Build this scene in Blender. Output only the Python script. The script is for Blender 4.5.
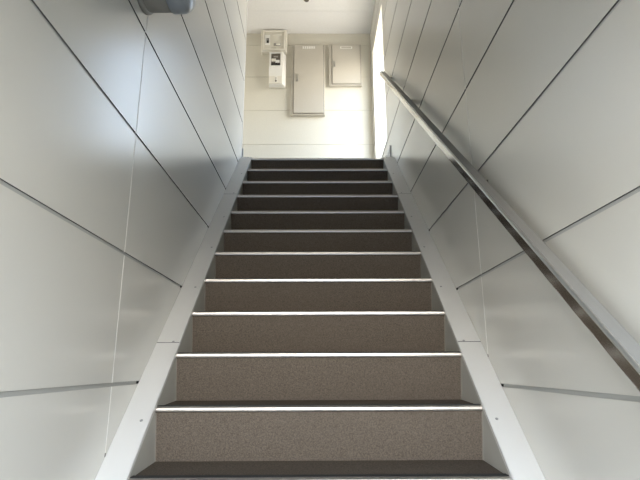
import bpy, bmesh, math
from mathutils import Vector, Matrix

for o in list(bpy.data.objects):
    bpy.data.objects.remove(o)
scene = bpy.context.scene
COL = scene.collection

# ------------------------------------------------------------------ camera
cam_d = bpy.data.cameras.new('camera')
cam = bpy.data.objects.new('camera', cam_d)
COL.objects.link(cam)
R = Vector((0.99997306, -0.00633669, -0.0037049))
U = Vector((0.00202685, -0.24674341, 0.96907873))
F = Vector((0.00705491, 0.96906013, 0.24672392))
cam.matrix_world = Matrix(((R.x, U.x, -F.x, -0.00896), (R.y, U.y, -F.y, -1.62167),
                           (R.z, U.z, -F.z, 0.32727), (0, 0, 0, 1)))
cam_d.sensor_width = 36
cam_d.lens = 494.97 * 36 / 640
cam_d.clip_start = 0.02
scene.camera = cam

# ------------------------------------------------------------------ light, exposure
EXPOSURE = 0.18
SKY_UP = (0.60, 0.77, 1.0)
SKY_HOR = (1.0, 0.965, 0.885)
GROUND = (0.36, 0.34, 0.305)
SKY_STRENGTH = 13.2
vs = scene.view_settings
scene.display_settings.display_device = 'sRGB'
vs.view_transform = 'Standard'
vs.look = 'None'
vs.exposure = EXPOSURE
vs.gamma = 1
vs.use_curve_mapping = False

world = bpy.data.worlds.new('daylight')
scene.world = world
world.use_nodes = True
nt = world.node_tree
nt.nodes.clear()
tc = nt.nodes.new('ShaderNodeTexCoord')
sx = nt.nodes.new('ShaderNodeSeparateXYZ')
mr = nt.nodes.new('ShaderNodeMapRange')
mr.inputs['From Min'].default_value = -1
cr = nt.nodes.new('ShaderNodeValToRGB')
els = cr.color_ramp.elements
els[0].position = 0.0
els[0].color = (*GROUND, 1)
els[1].position = 1.0
els[1].color = (*SKY_UP, 1)
for p, c in ((0.49, GROUND), (0.51, SKY_HOR), (0.58, SKY_HOR), (0.68, SKY_UP)):
    e = els.new(p)
    e.color = (*c, 1)
bg = nt.nodes.new('ShaderNodeBackground')
bg.inputs['Strength'].default_value = SKY_STRENGTH
wo = nt.nodes.new('ShaderNodeOutputWorld')
nt.links.new(tc.outputs['Generated'], sx.inputs[0])
nt.links.new(sx.outputs['Z'], mr.inputs['Value'])
nt.links.new(mr.outputs['Result'], cr.inputs['Fac'])
nt.links.new(cr.outputs['Color'], bg.inputs['Color'])
nt.links.new(bg.outputs[0], wo.inputs[0])


def portal(name, loc, direction, sx_, sy_):
    """daylight comes in through a real opening; the portal only guides its sampling"""
    l = bpy.data.lights.new(name, 'AREA')
    l.shape = 'RECTANGLE'
    l.size, l.size_y = sx_, sy_
    l.cycles.is_portal = True
    o = bpy.data.objects.new(name, l)
    o.location = loc
    o.rotation_euler = Vector(direction).to_track_quat('-Z', 'Y').to_euler()
    COL.objects.link(o)


# ------------------------------------------------------------------ dimensions
RI, RU = 0.18987, 0.21784
K = RI / RU
XL, XR = -0.672, 0.674
XS = 0.5785                     # half width of a step
LAND = 11 * RI
YLIP = 11 * RU
YB = 3.80
ZC = 4.40
YF = -2.05
ZG = -6 * RI
XCOR = -2.3                      # left end of the landing corridor
WIN = (2.78, 3.63, 2.455, 4.0)   # window in the right wall: Y0 Y1 Z0 Z1
W2 = (2.75, 3.45, 2.9, 3.9)       # corridor window beyond the left edge of the view: Y0 Y1 Z0 Z1
DOOR = (-0.62, 0.62, ZG, 1.2)   # street entrance in the wall behind the viewer

portal('window_daylight', (XR + 0.21, (WIN[0] + WIN[1]) / 2, (WIN[2] + WIN[3]) / 2), (-1, 0, 0), WIN[1] - WIN[0], WIN[3] - WIN[2])
portal('corridor_daylight', (XCOR - 0.13, (W2[0] + W2[1]) / 2, (W2[2] + W2[3]) / 2), (1, 0, 0), W2[1] - W2[0], W2[3] - W2[2])
portal('entrance_daylight', (0, YF - 0.13, (DOOR[2] + DOOR[3]) / 2), (0, 1, 0), DOOR[1] - DOOR[0], DOOR[3] - DOOR[2])


# ------------------------------------------------------------------ materials
def mat(name, col, rough=0.5, metal=0.0, spec=0.5, noise=None, bump=None, rnoise=None):
    m = bpy.data.materials.new(name)
    m.use_nodes = True
    n = m.node_tree.nodes
    L = m.node_tree.links
    b = n['Principled BSDF']
    b.inputs['Base Color'].default_value = (*col, 1)
    b.inputs['Roughness'].default_value = rough
    b.inputs['Metallic'].default_value = metal
    b.inputs['Specular IOR Level'].default_value = spec
    t = n.new('ShaderNodeTexCoord')
    if noise:
        scale, amt, detail = noise
        x = n.new('ShaderNodeTexNoise')
        x.inputs['Scale'].default_value = scale
        x.inputs['Detail'].default_value = detail
        L.new(t.outputs['Object'], x.inputs['Vector'])
        r = n.new('ShaderNodeValToRGB')
        r.color_ramp.elements[0].position = 0.3
        r.color_ramp.elements[1].position = 0.7
        r.color_ramp.elements[0].color = (*[c * (1 - amt) for c in col], 1)
        r.color_ramp.elements[1].color = (*[min(1, c * (1 + amt)) for c in col], 1)
        L.new(x.outputs['Fac'], r.inputs['Fac'])
        L.new(r.outputs['Color'], b.inputs['Base Color'])
    if rnoise:
        scale, lo, hi = rnoise
        x = n.new('ShaderNodeTexNoise')
        x.inputs['Scale'].default_value = scale
        x.inputs['Detail'].default_value = 3
        L.new(t.outputs['Object'], x.inputs['Vector'])
        q = n.new('ShaderNodeMapRange')
        q.inputs['From Min'].default_value = 0.3
        q.inputs['From Max'].default_value = 0.7
        q.inputs['To Min'].default_value = lo
        q.inputs['To Max'].default_value = hi
        L.new(x.outputs['Fac'], q.inputs['Value'])
        L.new(q.outputs['Result'], b.inputs['Roughness'])
    if bump:
        scale, strength, dist = bump
        x = n.new('ShaderNodeTexNoise')
        x.inputs['Scale'].default_value = scale
        x.inputs['Detail'].default_value = 2
        L.new(t.outputs['Object'], x.inputs['Vector'])
        q = n.new('ShaderNodeBump')
        q.inputs['Strength'].default_value = strength
        q.inputs['Distance'].default_value = dist
        L.new(x.outputs['Fac'], q.inputs['Height'])
        L.new(q.outputs['Normal'], b.inputs['Normal'])
    return m


M = {}
M['panel'] = mat('painted_steel_panel', (0.725, 0.706, 0.65), 0.25, spec=0.95)
M['seam'] = mat('panel_sealant', (0.44, 0.44, 0.42), 0.85, spec=0.2)
M['edge'] = mat('panel_shade_and_joint_fill', (0.15, 0.15, 0.145), 0.8, spec=0.1)
M['seam_pale'] = mat('pale_panel_sealant', (0.80, 0.785, 0.74), 0.95, spec=0.05)
M['pit'] = mat('dark_gap', (0.02, 0.02, 0.02), 0.9)
M['siding'] = mat('cream_wall_board', (0.665, 0.63, 0.54), 0.5, noise=(60, 0.02, 2))
M['siding_seam'] = mat('wall_board_joint', (0.50, 0.47, 0.40), 0.7)
M['ceiling'] = mat('ceiling_board', (0.82, 0.80, 0.77), 0.7, noise=(40, 0.015, 2))
M['light_block'] = mat('grey_light_block', (0.48, 0.47, 0.45), 0.7)
M['carpet'] = mat('taupe_stair_carpet', (0.150, 0.123, 0.099), 1.0, spec=0.0, noise=(210, 0.30, 5), bump=(320, 0.5, 0.004))
M['vinyl'] = mat('landing_vinyl', (0.16, 0.145, 0.125), 0.6, noise=(90, 0.08, 3))
M['front'] = mat('dark_entrance_wall', (0.12, 0.12, 0.12), 0.6)
M['concrete'] = mat('entrance_concrete', (0.16, 0.15, 0.14), 0.8, noise=(12, 0.08, 5))
M['ground_block'] = mat('dark_ground_block', (0.05, 0.05, 0.05), 0.9, noise=(30, 0.2, 4))
M['alu'] = mat('brushed_aluminium', (0.66, 0.62, 0.58), 0.34, metal=1.0, noise=(140, 0.04, 2))
M['rubber'] = mat('black_rubber', (0.015, 0.015, 0.015), 0.7)
M['white'] = mat('white_painted_steel', (0.73, 0.715, 0.69), 0.36)
M['skirt'] = mat('grey_string_board', (0.50, 0.485, 0.44), 0.45)
M['screw'] = mat('screw_head', (0.40, 0.40, 0.40), 0.4, metal=0.7)
M['caulk'] = mat('beige_caulk', (0.26, 0.235, 0.20), 0.7)
M['rail'] = mat('satin_aluminium_handrail', (0.58, 0.58, 0.56), 0.15, metal=1.0)
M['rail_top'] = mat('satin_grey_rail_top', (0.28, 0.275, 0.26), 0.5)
M['rail_glint'] = mat('rail_corner_highlight', (0.86, 0.86, 0.84), 0.42, metal=1.0)  # highlight along the rail's inner top corner, put into a paler metal
M['cabinet'] = mat('beige_cabinet_paint', (0.51, 0.47, 0.40), 0.4, noise=(50, 0.015, 2))
M['cabinet_edge'] = mat('cabinet_gap', (0.22, 0.20, 0.165), 0.7)
M['chrome'] = mat('cabinet_handle_metal', (0.45, 0.43, 0.38), 0.35, metal=0.8)
M['plastic'] = mat('cream_plastic', (0.80, 0.76, 0.67), 0.4)
M['plastic_white'] = mat('white_plastic', (0.85, 0.83, 0.78), 0.4)
M['plastic_shade'] = mat('greyish_clear_plastic', (0.70, 0.665, 0.575), 0.35)
M['plate'] = mat('white_label', (0.86, 0.84, 0.78), 0.5)
M['dark'] = mat('dark_plastic', (0.03, 0.027, 0.024), 0.5)
M['brown'] = mat('dark_recess', (0.12, 0.10, 0.08), 0.6)
M['grey'] = mat('grey_plastic', (0.33, 0.31, 0.28), 0.5)
M['lampbody'] = mat('grey_lamp_housing', (0.30, 0.29, 0.26), 0.5)
M['lens'] = mat('opal_lamp_cover', (0.34, 0.37, 0.40), 0.28)
M['trim'] = mat('grey_baseboard', (0.50, 0.50, 0.49), 0.5)
M['trimdark'] = mat('dark_baseboard_end', (0.16, 0.16, 0.17), 0.6)
M['frame'] = mat('cream_window_reveal', (0.74, 0.70, 0.60), 0.5)


# ------------------------------------------------------------------ mesh helpers
class MB:
    shift = (0, 0, 0)

    def __init__(self):
        self.bm = bmesh.new()
        self.mats = []

    def mi(self, m):
        if m not in self.mats:
            self.mats.append(m)
        return self.mats.index(m)

    def box(self, x0, x1, y0, y1, z0, z1, m, bevel=0.0, seg=2):
        vs_ = [self.bm.verts.new(c) for c in ((x0, y0, z0), (x1, y0, z0), (x1, y1, z0), (x0, y1, z0),
                                              (x0, y0, z1), (x1, y0, z1), (x1, y1, z1), (x0, y1, z1))]
        fs = [self.bm.faces.new([vs_[i] for i in q]) for q in
              ((0, 3, 2, 1), (4, 5, 6, 7), (0, 1, 5, 4), (1, 2, 6, 5), (2, 3, 7, 6), (3, 0, 4, 7))]
        k = self.mi(m)
        for f in fs:
            f.material_index = k
        if bevel:
            es = list({e for f in fs for e in f.edges})
            r = bmesh.ops.bevel(self.bm, geom=es, offset=bevel, segments=seg, profile=0.5, affect='EDGES')
            for f in r['faces']:
                f.material_index = k
        return fs

    def prism(self, poly, x0, x1, m, bevel=0.0, axis='X'):
        """polygon in the YZ plane pushed along X (or XZ along Y, YX along Z)"""
        def P(a, b, c):
            return {'X': (c, a, b), 'Y': (a, c, b), 'Z': (b, a, c)}[axis]
        A = [self.bm.verts.new(P(a, b, x0)) for a, b in poly]
        B = [self.bm.verts.new(P(a, b, x1)) for a, b in poly]
        n = len(poly)
        fs = [self.bm.faces.new(A), self.bm.faces.new(B[::-1])]
        for i in range(n):
            fs.append(self.bm.faces.new((A[i], B[i], B[(i + 1) % n], A[(i + 1) % n])))
        k = self.mi(m)
        for f in fs:
            f.material_index = k
        if bevel:
            es = list({e for f in fs for e in f.edges})
            r = bmesh.ops.bevel(self.bm, geom=es, offset=bevel, segments=2, profile=0.5, affect='EDGES')
            for f in r['faces']:
                f.material_index = k

    def lathe(self, prof, origin, axis, m, seg=40):
        """prof = [(radius, along)], closed at both ends"""
        ax = Vector(axis).normalized()
        t = Vector((0, 0, 1)) if abs(ax.z) < 0.9 else Vector((1, 0, 0))
        e1 = ax.cross(t).normalized()
        e2 = ax.cross(e1)
        o = Vector(origin)
        k = self.mi(m)
        rings = []
        for r, a in prof:
            rings.append([self.bm.verts.new(o + ax * a + (e1 * math.cos(2 * math.pi * i / seg) + e2 * math.sin(2 * math.pi * i / seg)) * r) for i in range(seg)])
        for a, b in zip(rings, rings[1:]):
            for i in range(seg):
                f = self.bm.faces.new((a[i], a[(i + 1) % seg], b[(i + 1) % seg], b[i]))
                f.material_index = k
                f.smooth = True
        for rg in (rings[0], rings[-1]):
            f = self.bm.faces.new(rg)
            f.material_index = k

    def build(self, name, parent=None):
        bmesh.ops.recalc_face_normals(self.bm, faces=self.bm.faces[:])
        bmesh.ops.translate(self.bm, verts=self.bm.verts[:], vec=self.shift)
        me = bpy.data.meshes.new(name)
        self.bm.to_mesh(me)
        self.bm.free()
        for m in self.mats:
            me.materials.append(M[m])
        o = bpy.data.objects.new(name, me)
        COL.objects.link(o)
        if parent is not None:
            o.parent = parent
            root = parent if parent.parent is None else parent.parent
            me.transform(Matrix.Translation(-Vector(root.location)))
        return o


def thing(name, label, cat, loc, group=None):
    o = bpy.data.objects.new(name, None)
    o.empty_display_size = 0.1
    o.location = loc
    COL.objects.link(o)
    o['label'] = label
    o['category'] = cat
    if group:
        o['group'] = group
    return o


def struct(o):
    o['kind'] = 'structure'
    return o


# ------------------------------------------------------------------ side walls of painted panels
def cuts(lo, hi, seams, gap):
    out = []
    a = lo
    for s in sorted(seams):
        if lo < s < hi:
            out.append((a, s - gap / 2))
            a = s + gap / 2
    out.append((a, hi))
    return out


def side_wall(name, X, sgn, y0, y1, zseams, yseams, hole=None):
    """sgn = +1: the wall lies to +X of its face"""
    b = MB()
    d = 0.005
    T = 0.12

    def bx(xa, xb, ya, yb, za, zb, m):
        x0, x1 = sorted((X + sgn * xa, X + sgn * xb))
        b.box(x0, x1, ya, yb, za, zb, m)

    def holed(xa, xb, ya, yb, za, zb, m):
        if not hole or yb <= hole[0] or ya >= hole[1] or zb <= hole[2] or za >= hole[3]:
            bx(xa, xb, ya, yb, za, zb, m)
            return
        h0, h1, k0, k1 = hole
        if ya < h0:
            bx(xa, xb, ya, h0, za, zb, m)
        if yb > h1:
            bx(xa, xb, h1, yb, za, zb, m)
        ya2, yb2 = max(ya, h0), min(yb, h1)
        if za < k0:
            bx(xa, xb, ya2, yb2, za, k0, m)
        if zb > k1:
            bx(xa, xb, ya2, yb2, k1, zb, m)

    holed(d, T, y0, y1, ZG, ZC, 'seam')
    for za, zb in cuts(ZG, ZC, zseams, 0.0115):
        for ya, yb in cuts(y0, y1, yseams, 0.0066):
            holed(0, d, ya, yb, za + 0.0004, zb, 'panel')
            holed(0.0004, d, ya, yb, za, za + 0.0004, 'edge')  # shade under each panel, put into a dark underside strip
        for s in yseams:                               # pale filler in the upright joints
            b.prism([(s - 0.0032, X + sgn * 0.0045), (s + 0.0033, X + sgn * 0.0002), (s + 0.0033, X + sgn * 0.0045)], za, zb, 'seam_pale', axis='Z')
    for z in zseams:                                   # open joint ends where a seam meets the stair string
        y = (z - 0.012) / K
        if y0 < y < YLIP:
            bx(-0.0002, d, y - 0.009, y + 0.003, z - 0.0042, z + 0.0042, 'pit')
    for s in yseams:
        z = s * K + 0.012
        bx(-0.0002, d, s - 0.003, s + 0.003, z - 0.002, z + 0.010, 'pit')
    return struct(b.build(name))


zl = [-0.60, -0.165, 0.271, 0.706, 1.155, 1.584, 2.005, 2.448, 2.868, 3.30, 3.74, 4.17]
zr = [-0.61, -0.178, 0.256, 0.688, 1.122, 1.549, 1.984, 2.420, 2.857, 3.30, 3.73, 4.16]
Y_END = 2.46
side_wall('wall_left', XL, -1, YF, Y_END, zl, [0.05])
side_wall('wall_right', XR, 1, YF, YB, zr, [0.40], WIN)

# white corner bead on the free end of the left wall
b = MB()
b.box(XL - 0.126, XL + 0.0015, Y_END, Y_END + 0.004, LAND, ZC, 'white')
b.box(XL - 0.03, XL + 0.0015, Y_END - 0.022, Y_END, LAND, ZC, 'white')
struct(b.build('trim_1'))

# back wall of wide boards
b = MB()
bs = [2.44, 2.880, 3.328, 3.783, 4.232]
b.box(XCOR - 0.12, XR + 0.12, YB + 0.004, YB + 0.12, LAND - 0.2, ZC, 'siding_seam')
for za, zb in cuts(LAND - 0.2, ZC, bs, 0.005):
    b.box(XCOR - 0.12, XR, YB, YB + 0.004, za, zb, 'siding')
struct(b.build('wall_back'))

# corridor that leaves the landing to the left, and the wall behind the viewer
b = MB()
b.box(XCOR - 0.12, XCOR, Y_END - 0.12, W2[0], LAND - 0.2, ZC, 'siding')
b.box(XCOR - 0.12, XCOR, W2[1], YB, LAND - 0.2, ZC, 'siding')
b.box(XCOR - 0.12, XCOR, W2[0], W2[1], LAND - 0.2, W2[2], 'siding')
b.box(XCOR - 0.12, XCOR, W2[0], W2[1], W2[3], ZC, 'siding')
b.box(XCOR, XL - 0.126, Y_END - 0.12, Y_END, LAND - 0.2, ZC, 'siding')
struct(b.build('wall_corridor'))
b = MB()
b.box(XL, DOOR[0], YF - 0.12, YF, ZG, ZC, 'front')
b.box(DOOR[1], XR, YF - 0.12, YF, ZG, ZC, 'front')
b.box(DOOR[0], DOOR[1], YF - 0.12, YF, DOOR[3], ZC, 'front')
struct(b.build('wall_front'))

# ceiling boards with one open joint over the landing
b = MB()
JOINT = 3.388
b.box(XCOR - 0.12, XR + 0.12, YF - 0.12, YB + 0.12, ZC + 0.004, ZC + 0.12, 'siding_seam')
b.box(XCOR, XR, Y_END - 0.2, JOINT - 0.002, ZC, ZC + 0.004, 'ceiling')
b.box(XCOR, XR, JOINT + 0.002, YB, ZC, ZC + 0.004, 'ceiling')
struct(b.build('ceiling'))
b = MB()
b.box(XL, XR, YF, 2.25, 3.66, 3.72, 'light_block')            # unseen lower ceiling and drop wall added to keep light off the top risers
b.box(XL, XR, 2.19, 2.25, 3.72, ZC + 0.004, 'light_block')
struct(b.build('stairwell_light_block'))

# landing and ground floor
b = MB()
b.box(XL, XR, YLIP + 0.036, YB, LAND - 0.15, LAND - 0.002, 'vinyl')
b.box(XCOR, XL, Y_END, YB, LAND - 0.15, LAND - 0.002, 'vinyl')
struct(b.build('floor'))
b = MB()
b.box(XL, XR, YF, -6 * RU + 0.55, ZG - 0.12, ZG, 'concrete')
struct(b.build('floor_entrance'))
b = MB()
b.box(-6, 6, YF - 14, YF, ZG - 0.2, ZG - 0.02, 'ground_block')  # unseen dark slab added to hide the bright world ground from the entrance
struct(b.build('ground_light_block'))

# window: reveal and slim frame in the thickness of the right wall
b = MB()
y0, y1, z0, z1 = WIN
xa, xb = XR + 0.001, XR + 0.20
b.box(xa, xb, y0 - 0.012, y0 + 0.006, z0 - 0.012, z1 + 0.012, 'frame')
b.box(xa, xb, y1 - 0.006, y1 + 0.012, z0 - 0.012, z1 + 0.012, 'frame')
b.box(xa, xb, y0, y1, z0 - 0.012, z0 + 0.006, 'frame')
b.box(xa, xb, y0, y1, z1 - 0.006, z1 + 0.012, 'frame')
struct(b.build('window_1'))

# baseboards of the landing
b = MB()
b.box(XR - 0.010, XR, 2.552, YB, LAND - 0.002, LAND + 0.19, 'trim')
b.box(XR - 0.010, XR, 2.545, 2.552, LAND - 0.002, LAND + 0.19, 'trim')
struct(b.build('baseboard_right'))
b = MB()
b.box(XL - 0.125, XL + 0.012, Y_END + 0.004, Y_END + 0.014, LAND - 0.002, LAND + 0.125, 'trim')
struct(b.build('baseboard_left'))
b = MB()
b.box(XCOR, XR - 0.010, YB - 0.010, YB, LAND - 0.002, LAND + 0.10, 'trim')
struct(b.build('baseboard_back'))

# ------------------------------------------------------------------ staircase
stairs = thing('staircase', 'straight carpeted staircase with silver step edges between two white strings', 'stairs', (0, -6 * RU, ZG))
for n in range(-5, 12):
    y, z = n * RU, n * RI
    b = MB()
    back = y + RU + 0.050 if n < 11 else y + 0.036
    rise = 0.007 if n < 11 else 0.0                     # the carpet climbs slightly towards the next riser
    b.prism([(y + 0.045, z - RI - 0.004), (y + 0.010, z - 0.020), (y + 0.002, z - 0.018), (y + 0.002, z - 0.003),
             (y + 0.042, z - 0.003), (back, z - 0.003 + rise), (back, z - RI - 0.004)], -XS + 0.001, XS - 0.001, 'carpet')
    st = b.build('step', stairs)
    b = MB()
    b.prism([(y - 0.001, z - 0.017), (y - 0.003, z - 0.012), (y - 0.003, z - 0.004), (y + 0.001, z), (y + 0.008, z + 0.001),
             (y + 0.040, z), (y + 0.040, z - 0.003), (y + 0.003, z - 0.004), (y + 0.003, z - 0.017)], -XS + 0.001, XS - 0.001, 'alu')
    b.box(-XS + 0.004, XS - 0.004, y + 0.008, y + 0.036, z - 0.001, z + 0.0032, 'rubber')
    s = b.build('nosing_strip', st)
    s['label'] = 'silver metal nosing strip with black insert'
    if n > -5:
        for sg in (-1, 1):
            b = MB()
            b.prism([(y + 0.041, z - RI), (y + 0.008, z - 0.021), (y + 0.013, z - 0.021), (y + 0.047, z - RI)],
                    sg * XS, sg * (XS - 0.003), 'caulk')
            b.build('caulk_bead', st)

H = 0.012
JOINTS = [-6 * RU + 0.02, -0.789, 0.473, 1.735, YLIP + 0.03]
for sg, xw in ((-1, XL), (1, XR)):
    xa, xb = sg * XS, xw - sg * 0.001
    b = MB()
    yA, yB = JOINTS[0], JOINTS[-1]
    b.prism([(yA, yA * K - 0.30), (yA, yA * K + H - 0.014), (yB - 0.03, (yB - 0.03) * K + H - 0.014), (yB, (yB - 0.03) * K + H - 0.014), (yB, yB * K - 0.30)], xa, xb, 'skirt')
    for yj in JOINTS[1:4]:                              # dark sealant in the joints between the cover lengths
        b.prism([(yj - 0.0021, (yj - 0.0021) * K + H - 0.015), (yj - 0.0021, (yj - 0.0021) * K + H - 0.0008),
                 (yj + 0.0021, (yj + 0.0021) * K + H - 0.0008), (yj + 0.0021, (yj + 0.0021) * K + H - 0.015)], xa, xb, 'edge')
    board = b.build('string_board', stairs)
    for i in range(4):
        y0, y1 = JOINTS[i] + 0.0022, JOINTS[i + 1] - 0.0022
        poly = [(y0, y0 * K + H - 0.004), (y0, y0 * K + H)]
        if i == 3:
            yl = YLIP
            poly += [(yl, yl * K + H), (y1, yl * K + H), (y1, yl * K + H - 0.004), (yl, yl * K + H - 0.004)]
        else:
            poly += [(y1, y1 * K + H), (y1, y1 * K + H - 0.004)]
        b = MB()
        b.prism(poly, xa - sg * 0.003, xb, 'white')
        # folded lip over the inner edge of the string
        yl = min(y1, YLIP)
        b.prism([(y0, y0 * K + H - 0.016), (y0, y0 * K + H), (yl, yl * K + H), (yl, yl * K + H - 0.016)], xa - sg * 0.0035, xa - sg * 0.0005, 'white')
        c = b.build('string_cover', stairs)
        j = 0
        nrm = Vector((0, -RI, RU)).normalized()
        for q in range(-5, 8):
            ys = 0.159 + 0.318 * q
            if y0 + 0.005 < ys + 0.02 < y1:
                b = MB()
                b.lathe([(0.0052, -0.002), (0.0052, 0.0008), (0.0035, 0.0018), (0.0012, 0.0010)], (sg * 0.604, ys, ys * K + H), nrm, 'screw', 16)
                b.build('screw', c)

# ------------------------------------------------------------------ handrail
hr = thing('handrail', 'long grey flat handrail sloping up the right-hand wall', 'handrail', (XR, 0, 0.87))
kr = 0.850


def rail_prof(w, h, r, n=5):
    pts = []
    for cx, cz, a0 in ((w / 2 - r, h / 2 - r, 0), (-w / 2 + r, h / 2 - r, 90), (-w / 2 + r, -h / 2 + r, 180), (w / 2 - r, -h / 2 + r, 270)):
        for i in range(n + 1):
            a = math.radians(a0 + 90 * i / n)
            pts.append((cx + r * math.cos(a), cz + r * math.sin(a)))
    return pts


RX0, RX1, RZ = 0.596, 0.646, 0.884
ya, yb = -1.45, 2.56
b = MB()
th = math.atan(kr)
ct, stn = math.cos(th), math.sin(th)
hh = 0.042
prof = rail_prof(RX1 - RX0, hh, 0.008, 6)
xc = (RX0 + RX1) / 2


def rail_pt(y, px, pz):
    zc = RZ - hh / 2 / ct + kr * y
    return (xc + px, y - pz * stn, zc + pz * ct)


rings = []
for y, s in ((ya, 0.55), (ya + 0.006, 1.0), (yb - 0.006, 1.0), (yb, 0.55)):
    rings.append([b.bm.verts.new(rail_pt(y, px * (1 if s == 1 else 0.86), pz * (1 if s == 1 else 0.7))) for px, pz in prof])
k_ = b.mi('rail')
k_top = b.mi('rail_top')
k_glint = b.mi('rail_glint')
for A, B in zip(rings, rings[1:]):
    for i in range(len(prof)):
        f = b.bm.faces.new((A[i], A[(i + 1) % len(prof)], B[(i + 1) % len(prof)], B[i]))
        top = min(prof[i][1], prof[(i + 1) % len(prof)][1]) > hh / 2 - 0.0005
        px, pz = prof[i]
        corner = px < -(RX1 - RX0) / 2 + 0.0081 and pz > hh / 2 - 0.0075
        f.material_index = k_top if top and not corner else (k_glint if corner else k_)
for A in (rings[0], rings[-1]):
    b.bm.faces.new(A).material_index = k_
b.build('rail', hr)
for y in (2.40, 1.55, 0.24, -0.84):
    b = MB()
    z = RZ + kr * y
    b.box(XR - 0.005, XR, y - 0.022, y + 0.022, z - 0.095, z - 0.045, 'rail', 0.002)
    b.box(RX1 - 0.012, XR - 0.003, y - 0.012, y + 0.012, z - 0.066, z - 0.040, 'rail', 0.003)
    b.build('bracket', hr)

# ------------------------------------------------------------------ wall lamp on the left wall
LY, LZ, LR = -0.03, 1.770, 0.125
lamp = thing('wall_lamp', 'grey round wall lamp high on the left-hand wall near the viewer', 'lamp', (XL, LY, LZ))
b = MB()
b.lathe([(LR + 0.006, 0.0), (LR + 0.006, 0.010), (LR + 0.002, 0.016), (LR - 0.02, 0.018)], (XL, LY, LZ), (1, 0, 0), 'lampbody', 64)
b.build('base_plate', lamp)
b = MB()
b.lathe([(LR - 0.004, 0.015), (LR - 0.002, 0.020), (LR - 0.002, 0.112), (LR - 0.02, 0.113)], (XL, LY, LZ), (1, 0, 0), 'lampbody', 64)
b.build('housing', lamp)
b = MB()
b.lathe([(LR + 0.0015, 0.106), (LR + 0.004, 0.109), (LR + 0.003, 0.150), (LR - 0.004, 0.168), (LR - 0.018, 0.180), (LR - 0.05, 0.187), (0.02, 0.190)], (XL, LY, LZ), (1, 0, 0), 'lens', 64)
o = b.build('lamp_cover', lamp)
o['label'] = 'blue-grey opal lamp cover'

# ------------------------------------------------------------------ cabinets and meters on the back wall


def cabinet(label, x0, x1, z0, z1, dx0, dx1, dz0, lab, hnd, marks):
    yf = YB - 0.055
    t = thing('electrical_cabinet', label, 'electrical cabinet', ((x0 + x1) / 2, YB, z0))
    b = MB()
    b.box(x0, x1, yf + 0.012, YB, z0, z1, 'cabinet', 0.003)
    b.box(dx0 - 0.006, dx1 + 0.006, yf + 0.010, yf + 0.02, dz0 - 0.006, z1 - 0.012, 'cabinet_edge')
    b.build('body', t)
    b = MB()
    b.box(dx0, dx1, yf - 0.004, yf + 0.011, dz0, z1 - 0.016, 'cabinet', 0.003)
    d = b.build('door', t)
    hx0, hx1, hz0, hz1 = hnd
    b = MB()
    b.box(hx0, hx1, yf - 0.008, yf - 0.003, hz0, hz1, 'chrome', 0.002)
    b.box(hx0 + 0.004, hx1 - 0.004, yf - 0.014, yf - 0.007, hz0 + (hz1 - hz0) * 0.38, hz1 - 0.004, 'chrome', 0.002)
    b.lathe([(0.012, 0), (0.011, 0.006)], ((hx0 + hx1) / 2, yf - 0.007, hz0 + 0.017), (0, -1, 0), 'grey', 20)
    b.build('handle', d)
    lx0, lx1, lz0, lz1 = lab
    b = MB()
    if marks:
        b.box(lx0 - 0.008, lx1 + 0.008, yf - 0.0055, yf - 0.0035, lz0 - 0.006, lz1 + 0.006, 'cabinet')
        w = (lx1 - lx0) / 6
        for i in range(6):                              # six white characters, too small to read
            a = lx0 + w * i + 0.002
            e = a + w - 0.005
            b.box(a, e, yf - 0.0070, yf - 0.005, lz1 - 0.010, lz1, 'plate')
            b.box(a, e, yf - 0.0074, yf - 0.005, lz0, lz0 + 0.009, 'plate')
            b.box((a + e) / 2 - 0.0075, (a + e) / 2 + 0.0075, yf - 0.0066, yf - 0.005, lz0, lz1, 'plate')
            b.box(a + 0.002, e - 0.002, yf - 0.0078, yf - 0.005, (lz0 + lz1) / 2 - 0.003, (lz0 + lz1) / 2 + 0.003, 'plate')
    else:
        b.box(lx0, lx1, yf - 0.0055, yf - 0.0035, lz0, lz1, 'plate')
        b.box(lx0 + 0.012, lx1 - 0.012, yf - 0.0062, yf - 0.005, lz0 + 0.006, lz1 - 0.006, 'cabinet')
    o = b.build('name_plate', d)
    o['label'] = 'row of six white characters' if marks else 'white-edged name plate'
    return t


cabinet('tall beige electrical cabinet, the larger of the two, in the middle of the back wall',
        -0.315, 0.094, 3.244, 4.212, -0.280, 0.078, 3.264, (-0.180, -0.019, 4.140, 4.173), (-0.256, -0.226, 3.684, 3.792), True)
cabinet('short beige electrical cabinet, the smaller of the two, nearest the bright window',
        0.150, 0.550, 3.640, 4.213, 0.190, 0.534, 3.660, (0.291, 0.438, 4.139, 4.173), (0.204, 0.231, 3.886, 3.970), False)

MB.shift = (-0.003, 0.02, 0.0145)
t = thing('breaker_box', 'cream plastic box with small black switch, above the meter in the upper left corner', 'breaker box', (-0.53, YB, 4.06))
b = MB()
yf = YB - 0.12
b.box(-0.688, -0.369, yf + 0.03, YB - 0.02, 4.078, 4.382, 'plastic', 0.006)
b.box(-0.680, -0.377, yf + 0.016, yf + 0.032, 4.084, 4.374, 'plastic_shade', 0.008)
b.build('body', t)
b = MB()
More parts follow.
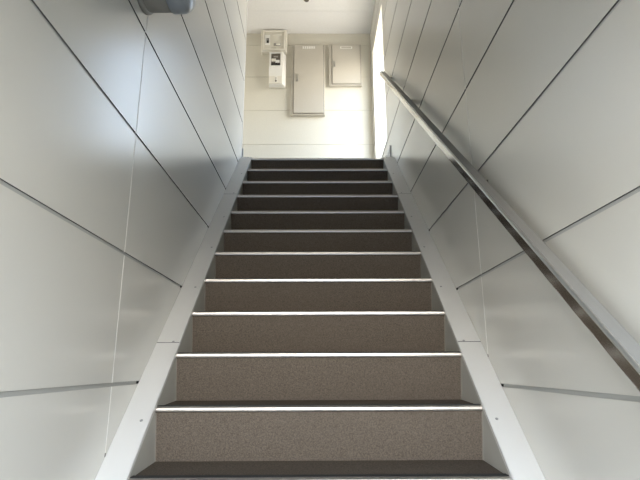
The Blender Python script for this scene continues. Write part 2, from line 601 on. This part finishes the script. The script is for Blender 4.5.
# raised rim of the see-through front with the recess inside it
for x0, x1, z0, z1 in ((-0.664, -0.392, 4.345, 4.362), (-0.664, -0.392, 4.090, 4.102), (-0.664, -0.648, 4.098, 4.345), (-0.408, -0.392, 4.098, 4.345)):
    b.box(x0, x1, yf, yf + 0.018, z0, z1, 'plastic', 0.003)
b.build('front_rim', t)
b = MB()
b.prism([(-0.545, 4.300), (-0.425, 4.318), (-0.425, 4.150), (-0.432, 4.150), (-0.432, 4.296), (-0.545, 4.290)], yf + 0.008, yf + 0.018, 'plastic', axis='Y')
b.box(-0.640, -0.575, yf + 0.010, yf + 0.018, 4.160, 4.300, 'plastic_white', 0.002)
b.build('inner_panel', t)
b = MB()
b.box(-0.618, -0.588, yf + 0.002, yf + 0.012, 4.185, 4.248, 'dark', 0.002)
b.box(-0.612, -0.594, yf - 0.004, yf + 0.004, 4.215, 4.240, 'grey', 0.002)
o = b.build('switch', t)
o['label'] = 'small black switch'
b = MB()
b.box(-0.530, -0.445, yf + 0.006, yf + 0.018, 4.146, 4.180, 'grey', 0.002)
b.box(-0.500, -0.450, yf + 0.003, yf + 0.008, 4.151, 4.175, 'plastic', 0.002)
o = b.build('terminal', t)
o['label'] = 'small grey terminal'
b = MB()
b.box(-0.560, -0.500, yf + 0.012, yf + 0.0175, 4.110, 4.122, 'cabinet')
b.build('marking', t)

t = thing('electricity_meter', 'narrow cream electricity meter with a dark window, hanging below the breaker box', 'meter', (-0.48, YB, 3.56))
b = MB()
mx0, mx1, mz0, mz1 = -0.584, -0.380, 3.605, 4.056
b.box(mx0, mx1, YB - 0.05, YB - 0.02, mz0, mz1, 'plastic', 0.003)
fx0, fx1 = mx0 + 0.004, mx1 - 0.036
# housing whose right flank slopes back from a narrower front
for poly in ([(mx0 + 0.002, YB - 0.048), (fx0, yf), (fx1, yf), (mx1 - 0.002, YB - 0.048)],):
    A = [b.bm.verts.new((x, y, mz0 + 0.004)) for x, y in poly]
    B = [b.bm.verts.new((x, y, mz1 - 0.004)) for x, y in poly]
    k_ = b.mi('plastic_white')
    for q in (A, B[::-1], *[(A[i], B[i], B[(i + 1) % 4], A[(i + 1) % 4]) for i in range(4)]):
        b.bm.faces.new(q).material_index = k_
b.build('housing', t)
b = MB()
wx0, wx1, wz0, wz1 = -0.556, -0.442, 3.856, 4.026
for x0, x1, z0, z1 in ((wx0 - 0.010, wx1 + 0.010, wz1, wz1 + 0.01), (wx0 - 0.010, wx1 + 0.010, wz0 - 0.01, wz0), (wx0 - 0.010, wx0, wz0, wz1), (wx1, wx1 + 0.010, wz0, wz1)):
    b.box(x0, x1, yf - 0.014, yf + 0.002, z0, z1, 'plastic_white', 0.002)
b.build('window_rim', t)
b = MB()
b.box(wx0, wx1, yf - 0.003, yf + 0.001, wz0, wz1, 'brown')
b.box(wx0, wx1, yf - 0.005, yf - 0.002, wz0, wz0 + 0.036, 'dark')
b.box(wx0 + 0.004, wx1 - 0.055, yf - 0.008, yf - 0.002, 3.915, 3.955, 'plastic', 0.002)
b.box(wx1 - 0.060, wx1 - 0.010, yf - 0.008, yf - 0.002, 3.898, 3.935, 'plastic_white', 0.002)
b.box(wx0 + 0.03, wx1 - 0.03, yf - 0.006, yf - 0.002, 3.972, 3.992, 'grey', 0.001)
o = b.build('display', t)
o['label'] = 'dark window with a pale dial'
b = MB()
b.box(fx0 + 0.004, fx1 - 0.002, yf - 0.012, yf + 0.002, mz0 + 0.006, mz0 + 0.110, 'plastic', 0.004)
tc_ = b.build('terminal_cover', t)
b = MB()
b.box(-0.505, -0.478, yf - 0.0145, yf - 0.010, 3.628, 3.706, 'plastic_white', 0.002)
b.box(-0.497, -0.486, yf - 0.0165, yf - 0.012, 3.634, 3.696, 'cabinet', 0.001)
b.lathe([(0.0115, 0), (0.010, 0.004)], (-0.4915, yf - 0.014, 3.643), (0, -1, 0), 'brown', 18)
b.build('seal_screw', tc_)

MB.shift = (0, 0, 0)
# ------------------------------------------------------------------ sensor on the ceiling
t = thing('ceiling_sensor', 'small round brown sensor on the white ceiling above the landing', 'sensor', (-0.118, 3.185, ZC))
b = MB()
b.lathe([(0.045, 0.0), (0.045, 0.006), (0.038, 0.012)], (-0.118, 3.185, ZC), (0, 0, -1), 'plastic', 32)
b.build('base', t)
b = MB()
b.lathe([(0.030, 0.011), (0.028, 0.022), (0.018, 0.032), (0.006, 0.036)], (-0.118, 3.185, ZC), (0, 0, -1), 'brown', 28)
o = b.build('sensor_dome', t)
o['label'] = 'dark brown sensor dome'
